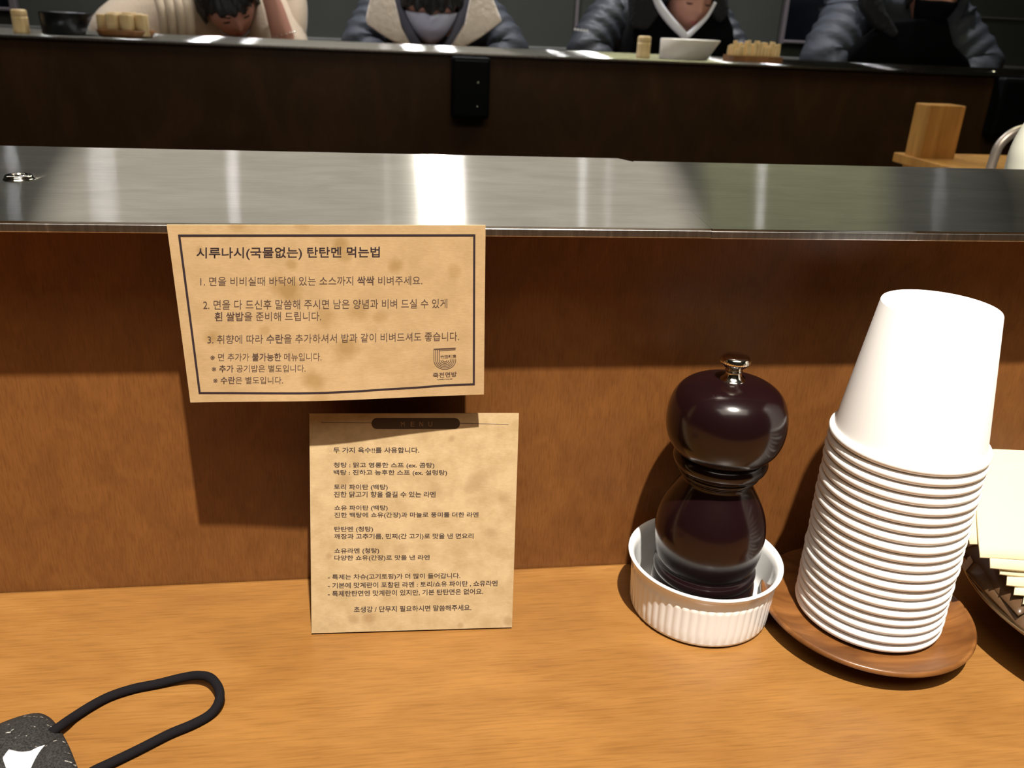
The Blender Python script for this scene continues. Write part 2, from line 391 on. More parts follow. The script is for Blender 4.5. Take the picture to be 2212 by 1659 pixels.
def wallunit(label, x0, x1, z0, z1):
    t = thing('black_wall_box', label, 'box', ((x0+x1)/2, LY+.012, z0))
    box('housing', -(x1-x0)/2, (x1-x0)/2, -.045, 0, 0, z1-z0, M['black'], t, .006)
    box('face_plate', -(x1-x0)*.44, (x1-x0)*.44, -.048, -.0451, .008, z1-z0-.008, M['black'], t, .001)
    for dz in (.03, .085):
        me = lathe_me('screw', [(0, 0), (.003, 0), (.003, .0015), (.002, .0022), (0, .0024)], 12, closed_ends=False)
        s = link('screw', me, M['chrome'], t, True); s.location = ((x1-x0)*.18, -.048, dz); s.rotation_euler = (PI/2, 0, 0); s.scale = (.6, .6, .6)
a, b = onY(977, 125, LY-.03), onY(1056, 258, LY-.03)
wallunit('black upright box fixed to the middle of the dark far panel', a.x, b.x, b.z, .180)
a, b = onY(2172, 165, LY-.03), onY(2150, 295, LY-.03)
wallunit('black box fixed to the far panel at the right edge, above the tap', a.x, a.x+.12, b.z, .180)

# ================================================================== kitchen things on the right
st = thing('pine_stand', 'pale pine stand with a short upright post beyond the right end of the ledge', 'wooden stand', (.91, 1.0, .02))
box('post', -.032, .032, -.022, .022, .0, .147, M['pine'], st, .002)
box('shelf_board', -.038, .60, -.15, .045, .047, .0625, M['pine'], st, .0015)
for x in (.30, .58): box('leg', x-.012, x+.012, -.06, -.03, 0, .0468, M['pine'], st, .001)
q = [onY(2138, 372, .62), onY(2146, 345, .62), onY(2157, 317, .62), onY(2176, 296, .62), onY(2200, 282, .62), onY(2230, 277, .62), onY(2262, 283, .62), onY(2290, 305, .62)]
tp = thing('kitchen_tap', 'curved dull metal tap spout at the right edge beyond the ledge', 'tap', (q[0].x, .62, .02))
o_ = Vector((q[0].x, .62, .02))
tube('spout', [Vector((0, 0, .0)), Vector((-.001, 0, .03))] + [p-o_ for p in q], .0058, M['pipe'], tp, 14, 6)
tp_b = link('base_collar', lathe_me('base_collar', [(0, 0), (.016, 0), (.016, .006), (.010, .012), (0, .012)], 24, closed_ends=False), M['pipe'], tp, True)
pb = onY(2192, 345, .215)
bt = thing('milky_squeeze_bottle', 'milky white squeeze bottle at the right edge just behind the steel ledge', 'bottle', (pb.x+.026, .215, .02))
link('bottle_body', lathe_me('bottle_body', smoothprof([(0, 0), (.024, 0), (.026, .01), (.026, .07), (.026, .150), (.0255, .175), (.019, .196), (.010, .205), (.009, .212), (0, .212)], 4), 32, closed_ends=False), M['bottle'], bt, True)
link('nozzle', lathe_me('nozzle', [(0, .210), (.011, .210), (.011, .222), (.005, .228), (.002, .262), (0, .262)], 24, closed_ends=False), M['bottle'], bt, True)

# ================================================================== paper signs
def text_me(body, off=0.0):
    c = bpy.data.curves.new('t', 'FONT'); c.body = body; c.size = 1; c.offset = off; c.resolution_u = 3
    o = bpy.data.objects.new('t', c); COL.objects.link(o)
    dg = bpy.context.evaluated_depsgraph_get(); me = bpy.data.meshes.new_from_object(o.evaluated_get(dg))
    bpy.data.objects.remove(o); bpy.data.curves.remove(c); return me
_w = {}
def adv(s):
    if s not in _w:
        me = text_me(s+'|'); me2 = text_me('|')
        _w[s] = max(v.co.x for v in me.vertices) - max(v.co.x for v in me2.vertices)
    return _w[s]
class Board:
    """a flat sheet: origin O, axes U (right), V (up) in the place; prints are set on it at photo-measured spots"""
    def __init__(s, root, O, U, V):
        s.root = root; s.O = O; s.U = U.normalized(); s.N = s.U.cross(V.normalized()).normalized(); s.V = s.N.cross(s.U)
        root.matrix_world = Matrix(((s.U.x, s.V.x, s.N.x, O.x), (s.U.y, s.V.y, s.N.y, O.y), (s.U.z, s.V.z, s.N.z, O.z), (0, 0, 0, 1)))
    def loc(s, px, py):
        p = onP(px, py, s.O, s.N) - s.O; return Vector((p.dot(s.U), p.dot(s.V)))
    bendf = staticmethod(lambda x, y: 0)
    def line(s, runs, x0, x1, yt, yb, yt2, yb2, m, lift=.00006, name='text_line'):
        """runs: [(text, bold)], box in photo pixels: left x0 with top/bottom yt, yb; right x1 with yt2, yb2"""
        if isinstance(runs, str): runs = [(runs, 0)]
        bm = bmesh.new(); pre = ''
        for tx, bold in runs:
            me = text_me(tx, .014*bold); dx = adv(pre) if pre else 0
            for v in me.vertices: v.co.x += dx
            bm.from_mesh(me); bpy.data.meshes.remove(me); pre += tx
        xs = [v.co.x for v in bm.verts]; ys = [v.co.y for v in bm.verts]
        ax, bx, ay, by = min(xs), max(xs), min(ys), max(ys)
        A, Bq, C, D = s.loc(x0, yb), s.loc(x1, yb2), s.loc(x0, yt), s.loc(x1, yt2)
        for v in bm.verts:
            t = (v.co.x-ax)/(bx-ax); h = (v.co.y-ay)/(by-ay)
            p = A.lerp(Bq, t)*(1-h) + C.lerp(D, t)*h
            v.co = Vector((p.x, p.y, lift + s.bendf(p.x, p.y)))
        me = bpy.data.meshes.new(name); bm.to_mesh(me); bm.free(); return link(name, me, m, s.root)
    def strip(s, name, pts, w, m, lift=.00005, local=False, closed=False):
        P = [p if local else s.loc(*p) for p in pts]
        if closed: P = [P[i].lerp(P[(i+1) % len(P)], k/12) for i in range(len(P)) for k in range(12)]
        bm = bmesh.new(); L_, R_ = [], []; n = len(P)
        for i in range(n):
            a = P[(i-1) % n] if closed or i else P[0]; b = P[(i+1) % n] if closed or i < n-1 else P[-1]
            d1 = (P[i]-a); d2 = (b-P[i])
            d1 = d1.normalized() if d1.length > 1e-9 else d2.normalized(); d2 = d2.normalized() if d2.length > 1e-9 else d1
            t = (d1+d2).normalized(); nn = Vector((-t.y, t.x)); k = 1/max(.5, nn.dot(Vector((-d1.y, d1.x))))
            for lst, sg in ((L_, 1), (R_, -1)):
                q = P[i]+nn*w/2*k*sg; lst.append(bm.verts.new((q.x, q.y, lift+s.bendf(q.x, q.y))))
        for i in range(n if closed else n-1):
            j = (i+1) % n; bm.faces.new((R_[i], R_[j], L_[j], L_[i]))
        me = bpy.data.meshes.new(name); bm.to_mesh(me); bm.free(); return link(name, me, m, s.root)
def sheet(board, name, corners, thick, m, nx=24, ny=14):
    """corners: local BL BR TR TL; a thin card with board.bendf as its curl"""
    bm = bmesh.new(); BL, BR, TR, TL = corners; rows = {}
    for side, dz in ((1, 0), (0, -thick)):
        for j in range(ny+1):
            for i in range(nx+1):
                a, b = i/nx, j/ny; p = BL.lerp(BR, a)*(1-b)+TL.lerp(TR, a)*b
                rows[side, i, j] = bm.verts.new((p.x, p.y, board.bendf(p.x, p.y)+dz))
    for j in range(ny):
        for i in range(nx):
            bm.faces.new([rows[1, i, j], rows[1, i+1, j], rows[1, i+1, j+1], rows[1, i, j+1]])
            bm.faces.new([rows[0, i, j], rows[0, i, j+1], rows[0, i+1, j+1], rows[0, i+1, j]])
    for i in range(nx):
        bm.faces.new([rows[0, i, 0], rows[0, i+1, 0], rows[1, i+1, 0], rows[1, i, 0]])
        bm.faces.new([rows[1, i, ny], rows[1, i+1, ny], rows[0, i+1, ny], rows[0, i, ny]])
    for j in range(ny):
        bm.faces.new([rows[1, 0, j], rows[1, 0, j+1], rows[0, 0, j+1], rows[0, 0, j]])
        bm.faces.new([rows[1, nx, j+1], rows[1, nx, j], rows[0, nx, j], rows[0, nx, j+1]])
    return frombm(name, bm, m, board.root)

# ---- hanging sign on the ledge's lip
YS = -G-.0016
sg = thing('hanging_kraft_sign', 'brown kraft card with a black border and Korean eating steps, hanging from the steel ledge', 'sign')
O = onY(360, 487, YS); O.y = YS
bd = Board(sg, O, Vector((1, 0, 0)), Vector((0, 0, 1)))
BL, BR, TR, TL = bd.loc(412, 868), bd.loc(1045, 851), bd.loc(1049, 487), bd.loc(360, 486)
SW = TR.x
def bend1(x, y):                       # the lower edge kicks out a little in the middle
    t = min(max(-y/.075, 0), 1); return .0022*t**3*math.exp(-((x-.058)/.035)**2) + .0006*t**2
bd.bendf = bend1
def S1(zx, zy): return bd.loc(360+zx/3.16, 480+zy/3.16)
st_pts = [((1180, 150), .0042, .45), ((1210, 230), .0035, .35), ((850, 290), .0030, .35), ((840, 460), .0065, .5), ((790, 440), .006, .3),
          ((1080, 640), .0055, .30), ((1320, 600), .0060, .32), ((1230, 850), .0062, .42), ((1190, 880), .005, .3), ((1010, 1070), .0065, .42),
          ((1050, 1190), .0055, .3), ((310, 790), .0040, .45), ((1560, 300), .0040, .40), ((1960, 330), .0042, .25), ((670, 740), .0028, .25),
          ((1450, 640), .0038, .25), ((1800, 960), .0050, .12), ((480, 20), .004, .3), ((930, 20), .004, .25), ((230, 190), .0022, .3)]
kr1 = kraft('kraft_card', (.49, .335, .175), [(S1(*p).x, S1(*p).y, r, s) for p, r, s in st_pts], .12, (.30, .185, .065))
sheet(bd, 'card', (BL, BR, TR, TL), .0009, kr1)
def f1(x, y): return (360+x/3.16, 480+y/3.16)
bd.strip('printed_border', [f1(86, 91), f1(2100, 89), f1(2096, 1102), f1(1900, 1108), f1(1700, 1122), f1(1500, 1130), f1(1300, 1140), f1(1100, 1148), f1(900, 1153), f1(600, 1157), f1(228, 1160)], .00088, M['ink'], .0001, closed=True)
T1 = [  # text runs, x0, x1, top/bottom at left, top/bottom at right (in the crop's pixels)
    ([('시루나시(국물없는) 탄탄멘 먹는법', 1)], 203, 1455, 172, 258, 166, 252, 'ink'),
    ([('1. 면을 비비실때 바닥에 있는 소스까지 ', 0), ('싹싹', 1), (' 비벼주세요.', 0)], 230, 1745, 372, 436, 366, 428, 'inkfade'),
    ([('2. 면을 다 드신후 말씀해 주시면 남은 양념과 비벼 드실 수 있게', 0)], 250, 1915, 530, 596, 522, 586, 'inkfade'),
    ([('흰 쌀밥', 1), ('을 준비해 드립니다.', 0)], 328, 1055, 612, 674, 608, 670, 'inkfade'),
    ([('3. 취향에 따라 ', 0), ('수란', 1), ('을 추가하셔서 밥과 같이 비벼드셔도 좋습니다.', 0)], 280, 1995, 768, 830, 746, 808, 'inkfade'),
    ([('※ 면 추가가 ', 0), ('불가능한', 1), (' 메뉴입니다.', 0)], 300, 1058, 893, 946, 884, 940, 'inkfade'),
    ([('※ ', 0), ('추가', 1), (' 공기밥은 별도입니다.', 0)], 310, 950, 972, 1022, 964, 1014, 'inkfade'),
    ([('※ ', 0), ('수란', 1), ('은 별도입니다.', 0)], 320, 797, 1050, 1100, 1044, 1094, 'inkfade')]
for runs, x0, x1, a, b, c, d, mm in T1:
    P0, P1 = f1(x0, a), f1(x1, c); Q0, Q1 = f1(x0, b), f1(x1, d)
    bd.line(runs, P0[0], P1[0], P0[1], Q0[1], P1[1], Q1[1], M[mm])
def f4(x, y): return (880+x/12.76, 730+y/12.76)
# emblem: bars over a fan of nested arcs
emb = []
lw = .00028
bars = [[(720, 292), (1335, 268)], [(720, 316), (1330, 292)], [(880, 342), (1325, 318)]]
arcs = []
for R_ in (300, 252, 204, 156):
    a_ = [(1030-R_, 300), (1030-R_, 600)] + [(1030+R_*math.cos(t), 600+R_*.84*math.sin(t)) for t in [PI-PI*k/16 for k in range(1, 16)]] + [(1030+R_, 575)]
    arcs.append(a_)
for R_ in (108, 58):
    arcs.append([(1030+R_*math.cos(t), 596+R_*.84*math.sin(t)) for t in [PI-PI*k/12 for k in range(0, 13)]])
bmE = bmesh.new()
for a_ in bars+arcs:
    o = bd.strip('x', [f4(*p) for p in a_], lw*(.9 if a_ in bars else 1), M['inkfade'])
    bmE.from_mesh(o.data); me_ = o.data; bpy.data.objects.remove(o); bpy.data.meshes.remove(me_)
frombm('printed_emblem', bmE, M['inkfade'], sg)
def l4(tx, x0, x1, a, b, c, d, bold=0, mm='inkfade'):
    P0, P1 = f4(x0, a), f4(x1, c); Q0, Q1 = f4(x0, b), f4(x1, d)
    bd.line([(tx, bold)], P0[0], P1[0], P0[1], Q0[1], P1[1], Q1[1], M[mm], name='emblem_text')
l4('竹田麵房', 905, 1340, 470, 560, 445, 540, 1)
l4('죽전면방', 700, 1360, 945, 1085, 915, 1055, 1)
l4('RAMEN HOUSE', 830, 1235, 1110, 1145, 1098, 1130, 1)

# ---- standing menu card
mc = thing('menu_card', 'upright kraft MENU card leaning back on the table, dark header and Korean soup notes', 'menu')
b0 = onZ(673, 1368, .001); b1 = onZ(1106, 1355, .001)
tL, tR = onY(668, 893, -.0185), onY(1121, 893, -.0235)
bc = Board(mc, b0, b1-b0, ((tL-b0)+(tR-b1))/2)
bc.bendf = lambda x, y: 0
c_ = (bc.loc(673, 1368), bc.loc(1106, 1355), bc.loc(1121, 893), bc.loc(668, 893))
def f6(x, y): return (650+x/3.252, 880+y/3.252)
st2 = [((480, 1480), .004, .4), ((370, 1490), .003, .3), ((300, 500), .004, .25), ((1060, 220), .002, .35), ((1120, 1530), .002, .3), ((1460, 1500), .003, .35),
       ((1340, 880), .004, .25), ((1240, 520), .006, .28), ((950, 600), .005, .22), ((700, 1000), .004, .2), ((1190, 560), .004, .25), ((200, 1040), .002, .3), ((1420, 640), .004, .22)]
kr2 = kraft('kraft_menu_card', (.45, .325, .180), [(bc.loc(*f6(*p)).x, bc.loc(*f6(*p)).y, r, s) for p, r, s in st2], .20, (.27, .165, .075))
sheet(bc, 'card_front', c_, .0012, kr2, 8, 8)
# the back leaf that props it up
hz = b0.z
bk = bmesh.new()
tl3, tr3 = mc.matrix_world @ Vector((c_[3].x, c_[3].y, -.0012)), mc.matrix_world @ Vector((c_[2].x, c_[2].y, -.0012))
inv = mc.matrix_world.inverted()
q = [tl3+Vector((.004, 0, -.001)), tr3+Vector((-.004, 0, -.001)), Vector((b1.x-.002, -.004, .0005)), Vector((b0.x+.002, -.004, .0005))]
slab('prop_leaf', [inv @ p for p in q], .0008, kr2, mc, offset=inv.to_3x3() @ Vector((0, 1, 0)))
# header pill
P = [f6(*p) for p in [(535, 74)]+[(1080, 74)]]
pl = bmesh.new(); cx0, cx1, yy, rr_ = 533, 1080, 113, 39
pts = [(cx1+rr_*.95*math.cos(t), yy+rr_*math.sin(t)) for t in [-PI/2+PI*k/12 for k in range(13)]] + [(cx0+rr_*.95*math.cos(t), yy+rr_*math.sin(t)) for t in [PI/2+PI*k/12 for k in range(13)]]
pl.faces.new([pl.verts.new((bc.loc(*f6(*p)).x, bc.loc(*f6(*p)).y, .00004)) for p in pts][::-1])
frombm('header_band', pl, M['pill'], mc)
bc.strip('header_rule', [f6(143, 106), f6(500, 110)], .00022, M['inkfade'])
bc.strip('header_rule', [f6(1112, 111), f6(1458, 120)], .00022, M['inkfade'])
for k, (ch, xx) in enumerate(zip('MENU', (703, 772, 833, 896))):
    P0 = f6(xx, 100); Q0 = f6(xx, 134); P1 = f6(xx+26, 101)
    bc.line([(ch, 0)], P0[0], P1[0], P0[1], Q0[1], P1[1], Q0[1], M['gold'], .00016, 'header_letter')
T2 = [('두 가지 육수!!를 사용합니다.', 228, 830, 280, 321, 280, 321), ('청탕 : 맑고 영롱한 스프 (ex. 곰탕)', 230, 938, 386, 428, 388, 430),
      ('백탕 : 진하고 농후한 스프 (ex. 설렁탕)', 230, 1027, 438, 480, 440, 482), ('토리 파이탄 (백탕)', 232, 610, 540, 583, 541, 584),
      ('진한 닭고기 향을 즐길 수 있는 라멘', 232, 947, 590, 632, 590, 632), ('쇼유 파이탄 (백탕)', 235, 610, 688, 729, 687, 728),
      ('진한 백탕에 쇼유(간장)과 마늘로 풍미를 더한 라멘', 235, 1248, 738, 780, 735, 778), ('탄탄멘 (청탕)', 235, 507, 837, 879, 836, 878),
      ('깨장과 고추기름, 민찌(간 고기)로 맛을 낸 면요리', 235, 1212, 888, 931, 884, 928), ('쇼유라멘 (청탕)', 235, 550, 989, 1032, 987, 1030),
      ('다양한 쇼유(간장)로 맛을 낸 라멘', 235, 905, 1039, 1081, 1036, 1077), ('- 특제는 차슈(고기토핑)가 더 많이 들어갑니다.', 190, 1120, 1173, 1216, 1163, 1206),
      ('- 기본에 맛계란이 포함된 라멘 : 토리/쇼유 파이탄 , 쇼유라멘', 190, 1382, 1232, 1274, 1215, 1257),
      ('- 특제탄탄면엔 맛계란이 있지만, 기본 탄탄면은 없어요.', 190, 1280, 1289, 1332, 1272, 1315), ('초생강 / 단무지 필요하시면 말씀해주세요.', 373, 1197, 1399, 1441, 1385, 1427)]
for tx, x0, x1, a, b, c, d in T2:
    P0, P1 = f6(x0, a), f6(x1, c); Q0, Q1 = f6(x0, b), f6(x1, d)
    bc.line([(tx, 1)], P0[0], P1[0], P0[1], Q0[1], P1[1], Q1[1], M['ink'])

# ================================================================== ramekin and pepper mill
RX, RY = .151, -.0385
rk = thing('ribbed_ramekin', 'white ribbed porcelain ramekin on the table holding the dark pepper mill', 'ramekin', (RX, RY, 0))
NR = 56
def flute(r, z, a):
    if r > .0334 and .0025 < z < .0215: return r + .00042*abs(math.cos(a*NR/2)) - .0003
    return r
rp = [(0, .0015), (.0290, .0015), (.0300, 0), (.0320, .0), (.0336, .0015), (.0339, .0028), (.0342, .008), (.0345, .014), (.03475, .0195), (.0349, .0213), (.0346, .0222), (.0347, .0236), (.0349, .0258), (.0360, .0281), (.0372, .0292), (.0372, .0299), (.0366, .0303), (.0354, .0298), (.0342, .0280), (.0336, .025), (.0328, .012), (.0325, .0060), (.030, .0042), (0, .0040)]
link('dish', lathe_me('dish', rp, 336, flute, closed_ends=False), M['porcelain'], rk, True)
ml = thing('pepper_mill', 'glossy dark brown turned wooden pepper mill standing in the white ramekin', 'pepper mill', (RX, RY-.0005, .0041))
b_prof = smoothprof([(.0001, 0), (.0236, 0), (.0248, .0012), (.0251, .0060), (.0250, .0125), (.0244, .0160), (.0238, .0172), (.0243, .0182), (.0247, .0200), (.0244, .0218), (.0234, .0234), (.0233, .0246), (.0242, .0272), (.0253, .0325), (.0260, .0400), (.0258, .0450), (.0247, .0505), (.0227, .0558), (.0199, .0611), (.0174, .0655), (.0164, .0680), (.0163, .0692), (.0168, .0699), (.0171, .0705), (.0169, .0711), (.0176, .0716), (.0186, .0727), (.0187, .0736), (.0184, .0743), (.0196, .0752), (.0210, .0768), (.0216, .0786), (.0216, .0798), (.0209, .0814), (.0198, .0824), (.0190, .0830)], 3)+[(0, .0830)]
link('mill_body', lathe_me('mill_body', b_prof, 96, closed_ends=False), M['lacquer'], ml, True)
h_prof = smoothprof([(.0192, .0833), (.0214, .0838), (.0228, .0852), (.0250, .0884), (.0265, .0930), (.0270, .0985), (.0265, .1040), (.0249, .1092), (.0220, .1134), (.0176, .1163), (.0120, .1180), (.0060, .1187), (0, .1188)], 4)
hd_ = link('mill_head', lathe_me('mill_head', [(0, .0833)]+h_prof, 96, closed_ends=False), M['lacquer'], ml, True)
k_prof = smoothprof([(0, .1184), (.0052, .1184), (.0053, .1190), (.0046, .1196), (.0037, .1208), (.0034, .1222), (.0035, .1228), (.0039, .1231), (.0035, .1235), (.0038, .1243), (.0056, .1258), (.0065, .1270), (.0065, .1284), (.0060, .1296), (.0042, .1304), (0, .1308)], 3)
def knurl(r, z, a): return r+.00012*math.cos(a*40) if .1258 < z < .1288 and r > .006 else r
kn = link('adjusting_knob', lathe_me('adjusting_knob', k_prof, 120, knurl, closed_ends=False), M['chrome'], hd_, True)
kn['label'] = 'shiny chrome knob'

# ================================================================== saucer and stack of paper cups
CX_, CY_ = .2288, -.0590
sc = thing('walnut_saucer', 'round walnut wood saucer under the stack of paper cups', 'saucer', (.2272, -.0598, 0))
s_prof = smoothprof([(0, 0), (.029, 0), (.0300, .0020), (.034, .0052), (.0445, .0086), (.0482, .0096), (.0492, .0103), (.0494, .0111), (.0490, .0120), (.0481, .0123), (.0455, .0108), (.040, .0086), (.034, .0074), (.020, .0070), (0, .0070)], 4)
link('dish', lathe_me('dish', s_prof, 96, closed_ends=False), M['walnut'], sc, True)
NC, Z0, DZ = 20, .0088, .00480
rw = .0338
def cupwall():
    pr = [(rw-.0016, 0), (rw-.0020, .003), (.0237, .0628), (.0234, .0634), (.0230, .0629), (.0228, .0602), (0, .0602), (0, .0598), (.0233, .0598), (rw-.0026, .003), (rw-.0022, 0)]
    return lathe_me('cup_wall', pr, 72, closed_ends=False)
cw = cupwall()
rim_pts = [(rw-.0015+.0016*math.cos(t), .0020+.0020*math.sin(t)) for t in [2*PI*k/10 for k in range(11)]]
rm = lathe_me('rolled_rim', rim_pts, 72, closed_ends=False)
ords = ['topmost', 'second from the top', 'third from the top', 'fourth from the top', 'fifth from the top', 'sixth from the top', 'seventh from the top', 'eighth from the top', 'ninth from the top', 'tenth from the top',
        'tenth from the bottom', 'ninth from the bottom', 'eighth from the bottom', 'seventh from the bottom', 'sixth from the bottom', 'fifth from the bottom', 'fourth from the bottom', 'third from the bottom', 'second from the bottom', 'bottommost, resting on the saucer']
proto = None
rng = random.Random(3)
for k in range(NC):            # k = 0 is the top cup
    z = Z0 + (NC-1-k)*DZ
    if proto is None:
        proto = link('paper_cup', cw, M['paper'], None, True); link('rolled_rim', rm, M['paper'], proto, True); c = proto
    else: c = dup(proto)
    c.location = (CX_+rng.uniform(-.00025, .00025), CY_+rng.uniform(-.00025, .00025), z); c.rotation_euler = (0, 0, rng.uniform(0, 6))
    tag(c, 'white paper cup, upside down, %s in the tall stack' % ords[k], 'paper cup', 'white paper cups in the upside-down stack')

# ================================================================== napkin dish
PC = Vector((.3545, -.0840, 0)); PR = .0795
dsh = thing('bronze_dish', 'shallow bronze dish at the right edge holding napkins and wet-wipe packets', 'dish', PC)
pd = smoothprof([(0, 0), (.045, 0), (.050, .002), (.062, .0105), (.074, .0205), (PR, .0238), (PR+.0008, .0250), (PR, .0259), (.0735, .0228), (.061, .0130), (.049, .0045), (.044, .0030), (0, .0030)], 4)
link('bowl', lathe_me('bowl', pd, 96, closed_ends=False), M['bronze'], dsh, True)
# napkins: folded, rounded at the far corner, fanned out toward the front
cor = [(2095, 1175, .0480), (2116, 1205, .0455), (2138, 1228, .0430), (2160, 1240, .0405), (2176, 1262, .0380), (2192, 1282, .0355), (2210, 1303, .0330)]
ordn = ['topmost', 'second from the top', 'third from the top', 'fourth from the top', 'third from the bottom', 'second from the bottom', 'bottommost']
for k, (px, py, z) in enumerate(cor):
    p = onZ(px, py, z)
    ux = Vector((.985, -.10-.01*k, -.02)).normalized()
    topz = .020-.0022*k
    back = Vector((.31+.07*k, .80, .60-.055*k)).normalized()
    Lx, Lb = .095, .052
    nn = ux.cross(back).normalized()
    bm = bmesh.new(); nx, ny = 20, 12; th = .0016
    def P_(i, j, s):
        a, b = (i/nx)**1.6, 1-(1-j/ny)**1.5; rc = .016; yy_ = max(0, Lb*b-(Lb-rc)); xm = rc-math.sqrt(max(0, rc*rc-yy_*yy_)); q = p + ux*(xm+(Lx-xm)*a) + back*(Lb*b)   # rounded far corner
        q = q + nn*(-.0035*math.sin(PI*b)*(.5) + .0008*math.sin(9*a+k)*(1-b) - (s*th)*(.35+.65*min(1, a*6+.2)))
        return q
    V = {(i, j, s): bm.verts.new(P_(i, j, s)) for i in range(nx+1) for j in range(ny+1) for s in (0, 1)}
    for i in range(nx):
        for j in range(ny):
            bm.faces.new([V[i, j, 0], V[i+1, j, 0], V[i+1, j+1, 0], V[i, j+1, 0]]); bm.faces.new([V[i, j, 1], V[i, j+1, 1], V[i+1, j+1, 1], V[i+1, j, 1]])
    for i in range(nx):
        for j in (0, ny): bm.faces.new([V[i, j, 0], V[i, j, 1], V[i+1, j, 1], V[i+1, j, 0]])
    for j in range(ny):
        for i in (0, nx): bm.faces.new([V[i, j, 0], V[i, j+1, 0], V[i, j+1, 1], V[i, j, 1]])
    o = frombm('folded_napkin', bm, M['napkin'], None, True)
    o.data.transform(Matrix.Translation(-p)); o.location = p
    tag(o, 'cream folded paper napkin, %s of the fanned pile in the bronze dish' % ordn[k], 'napkin', 'napkins fanned in the bronze dish')
def packet(label, a, b, c, d):
    q = [onZ(*a), onZ(*b), onZ(*c), onZ(*d)]; O_ = q[0]
    t = thing('wet_wipe_packet', label, 'packet', O_, group='packets under the napkins')
    bm = bmesh.new(); nx, ny = 14, 8
    V = {}
    for s in (1, -1):
        for i in range(nx+1):
            for j in range(ny+1):
                u_, v_ = i/nx, j/ny; P_ = q[0].lerp(q[1], u_)*(1-v_)+q[3].lerp(q[2], u_)*v_
                h = .0022*(math.sin(PI*u_)*math.sin(PI*v_))**.5 if 0 < i < nx and 0 < j < ny else 0
                V[i, j, s] = bm.verts.new(P_-O_+Vector((0, 0, s*(h+.0003)))) 
    for i in range(nx):
        for j in range(ny):
            for s in (1, -1): bm.faces.new([V[i, j, s], V[i+1, j, s], V[i+1, j+1, s], V[i, j+1, s]])
    for i in range(nx):
        for j in (0, ny): bm.faces.new([V[i, j, 1], V[i, j, -1], V[i+1, j, -1], V[i+1, j, 1]])
    for j in range(ny):
        for i in (0, nx): bm.faces.new([V[i, j, 1], V[i, j+1, 1], V[i, j+1, -1], V[i, j, -1]])
    frombm('sachet', bm, M['packet'], t, True)
    e0 = (q[0]-q[1]).normalized()*.004; n = 9; zz = []
    for k in range(n+1):
        zz.append(q[0].lerp(q[3], k/n)-O_+e0*(1 if k % 2 else .86))
    zz += [q[3]-O_, q[0]-O_]
    slab('crimped_end', zz, .0004, M['clearedge'], t, offset=Vector((0, 0, 1)))
packet('brown plastic wet-wipe packet lying on the left rim of the bronze dish', (2086, 1234, .0275), (2222, 1375, .024), (2290, 1340, .029), (2112, 1203, .031))
packet('second brown plastic packet, tucked further under the napkins', (2070, 1190, .0285), (2200, 1330, .029), (2290, 1280, .034), (2125, 1170, .036))

# ================================================================== fabric mask on the table
mk = thing('fabric_face_mask', 'black flecked fabric face mask with white lining and an ear loop, lower left', 'face mask', (-.16, -.13, 0))
mo = Vector((-.16, -.13, 0))
outl = [(-10, 1572), (40, 1553), (80, 1545), (106, 1553), (126, 1574), (146, 1608), (160, 1640), (172, 1675), (176, 1720), (150, 1770), (80, 1800), (-20, 1800), (-110, 1770), (-130, 1690), (-80, 1615)]
def dome(name, outline, hgt, base, m, parent, org, ctr=None, rings=7, lip=.0012):
    P = [onZ(x, y, base) for x, y in outline]
    P = [Vector(p) for p in smoothprof([tuple(p) for p in P+[P[0]]], 5)[:-1]]
    C = sum(P, Vector())/len(P) if ctr is None else ctr
    bm = bmesh.new(); n = len(P); R = []
    for k in range(rings):
        t = k/rings; row = []
        for p in P:
            q = p.lerp(C, t); wv = .0006*math.sin(p.x*260+p.y*190)*math.sin(PI*t)
            row.append(bm.verts.new(q-org+Vector((0, 0, lip+hgt*(1-(1-t)**2.2)+wv))))
        R.append(row)
    low = [bm.verts.new(p-org) for p in P]
    c = bm.verts.new(C-org+Vector((0, 0, lip+hgt)))
    for i in range(n):
        j = (i+1) % n; bm.faces.new((low[i], low[j], R[0][j], R[0][i]))
        for k in range(rings-1): bm.faces.new((R[k][i], R[k][j], R[k+1][j], R[k+1][i]))
        bm.faces.new((R[-1][i], R[-1][j], c))
    bm.faces.new(low[::-1]); return frombm(name, bm, m, parent, True)
dome('mask_shell', outl, .009, .0003, M['tweed'], mk, mo)
dome('front_flap', [(126, 1597), (139, 1598), (150, 1617), (162, 1646), (170, 1680), (150, 1730), (90, 1740), (60, 1700), (72, 1655), (96, 1617)], .0032, .0108, M['tweed'], mk, mo, rings=5)
wl = dome('white_lining', [(20, 1621), (45, 1626), (75, 1622), (100, 1611), (84, 1632), (72, 1658), (66, 1690), (30, 1690), (8, 1645), (10, 1634)], .0010, .0104, M['lining'], mk, mo, rings=4, lip=.0005)
wl['label'] = 'white lining showing between the folds'
cp = [(98, 1592, .004), (135, 1565, .004), (160, 1548, .0025), (200, 1523, .0022), (240, 1503, .002), (290, 1487, .002), (340, 1477, .002), (388, 1465, .003), (425, 1459, .0045), (452, 1463, .0055), (469, 1480, .0055), (475, 1502, .0045), (468, 1526, .003), (450, 1546, .002), (415, 1565, .002), (365, 1586, .002), (300, 1619, .002), (240, 1648, .0021), (200, 1667, .0025), (165, 1690, .005)]
tube('ear_loop', [onZ(x, y, z)-mo for x, y, z in cp], .0019, M['cord'], mk, 12, 5)

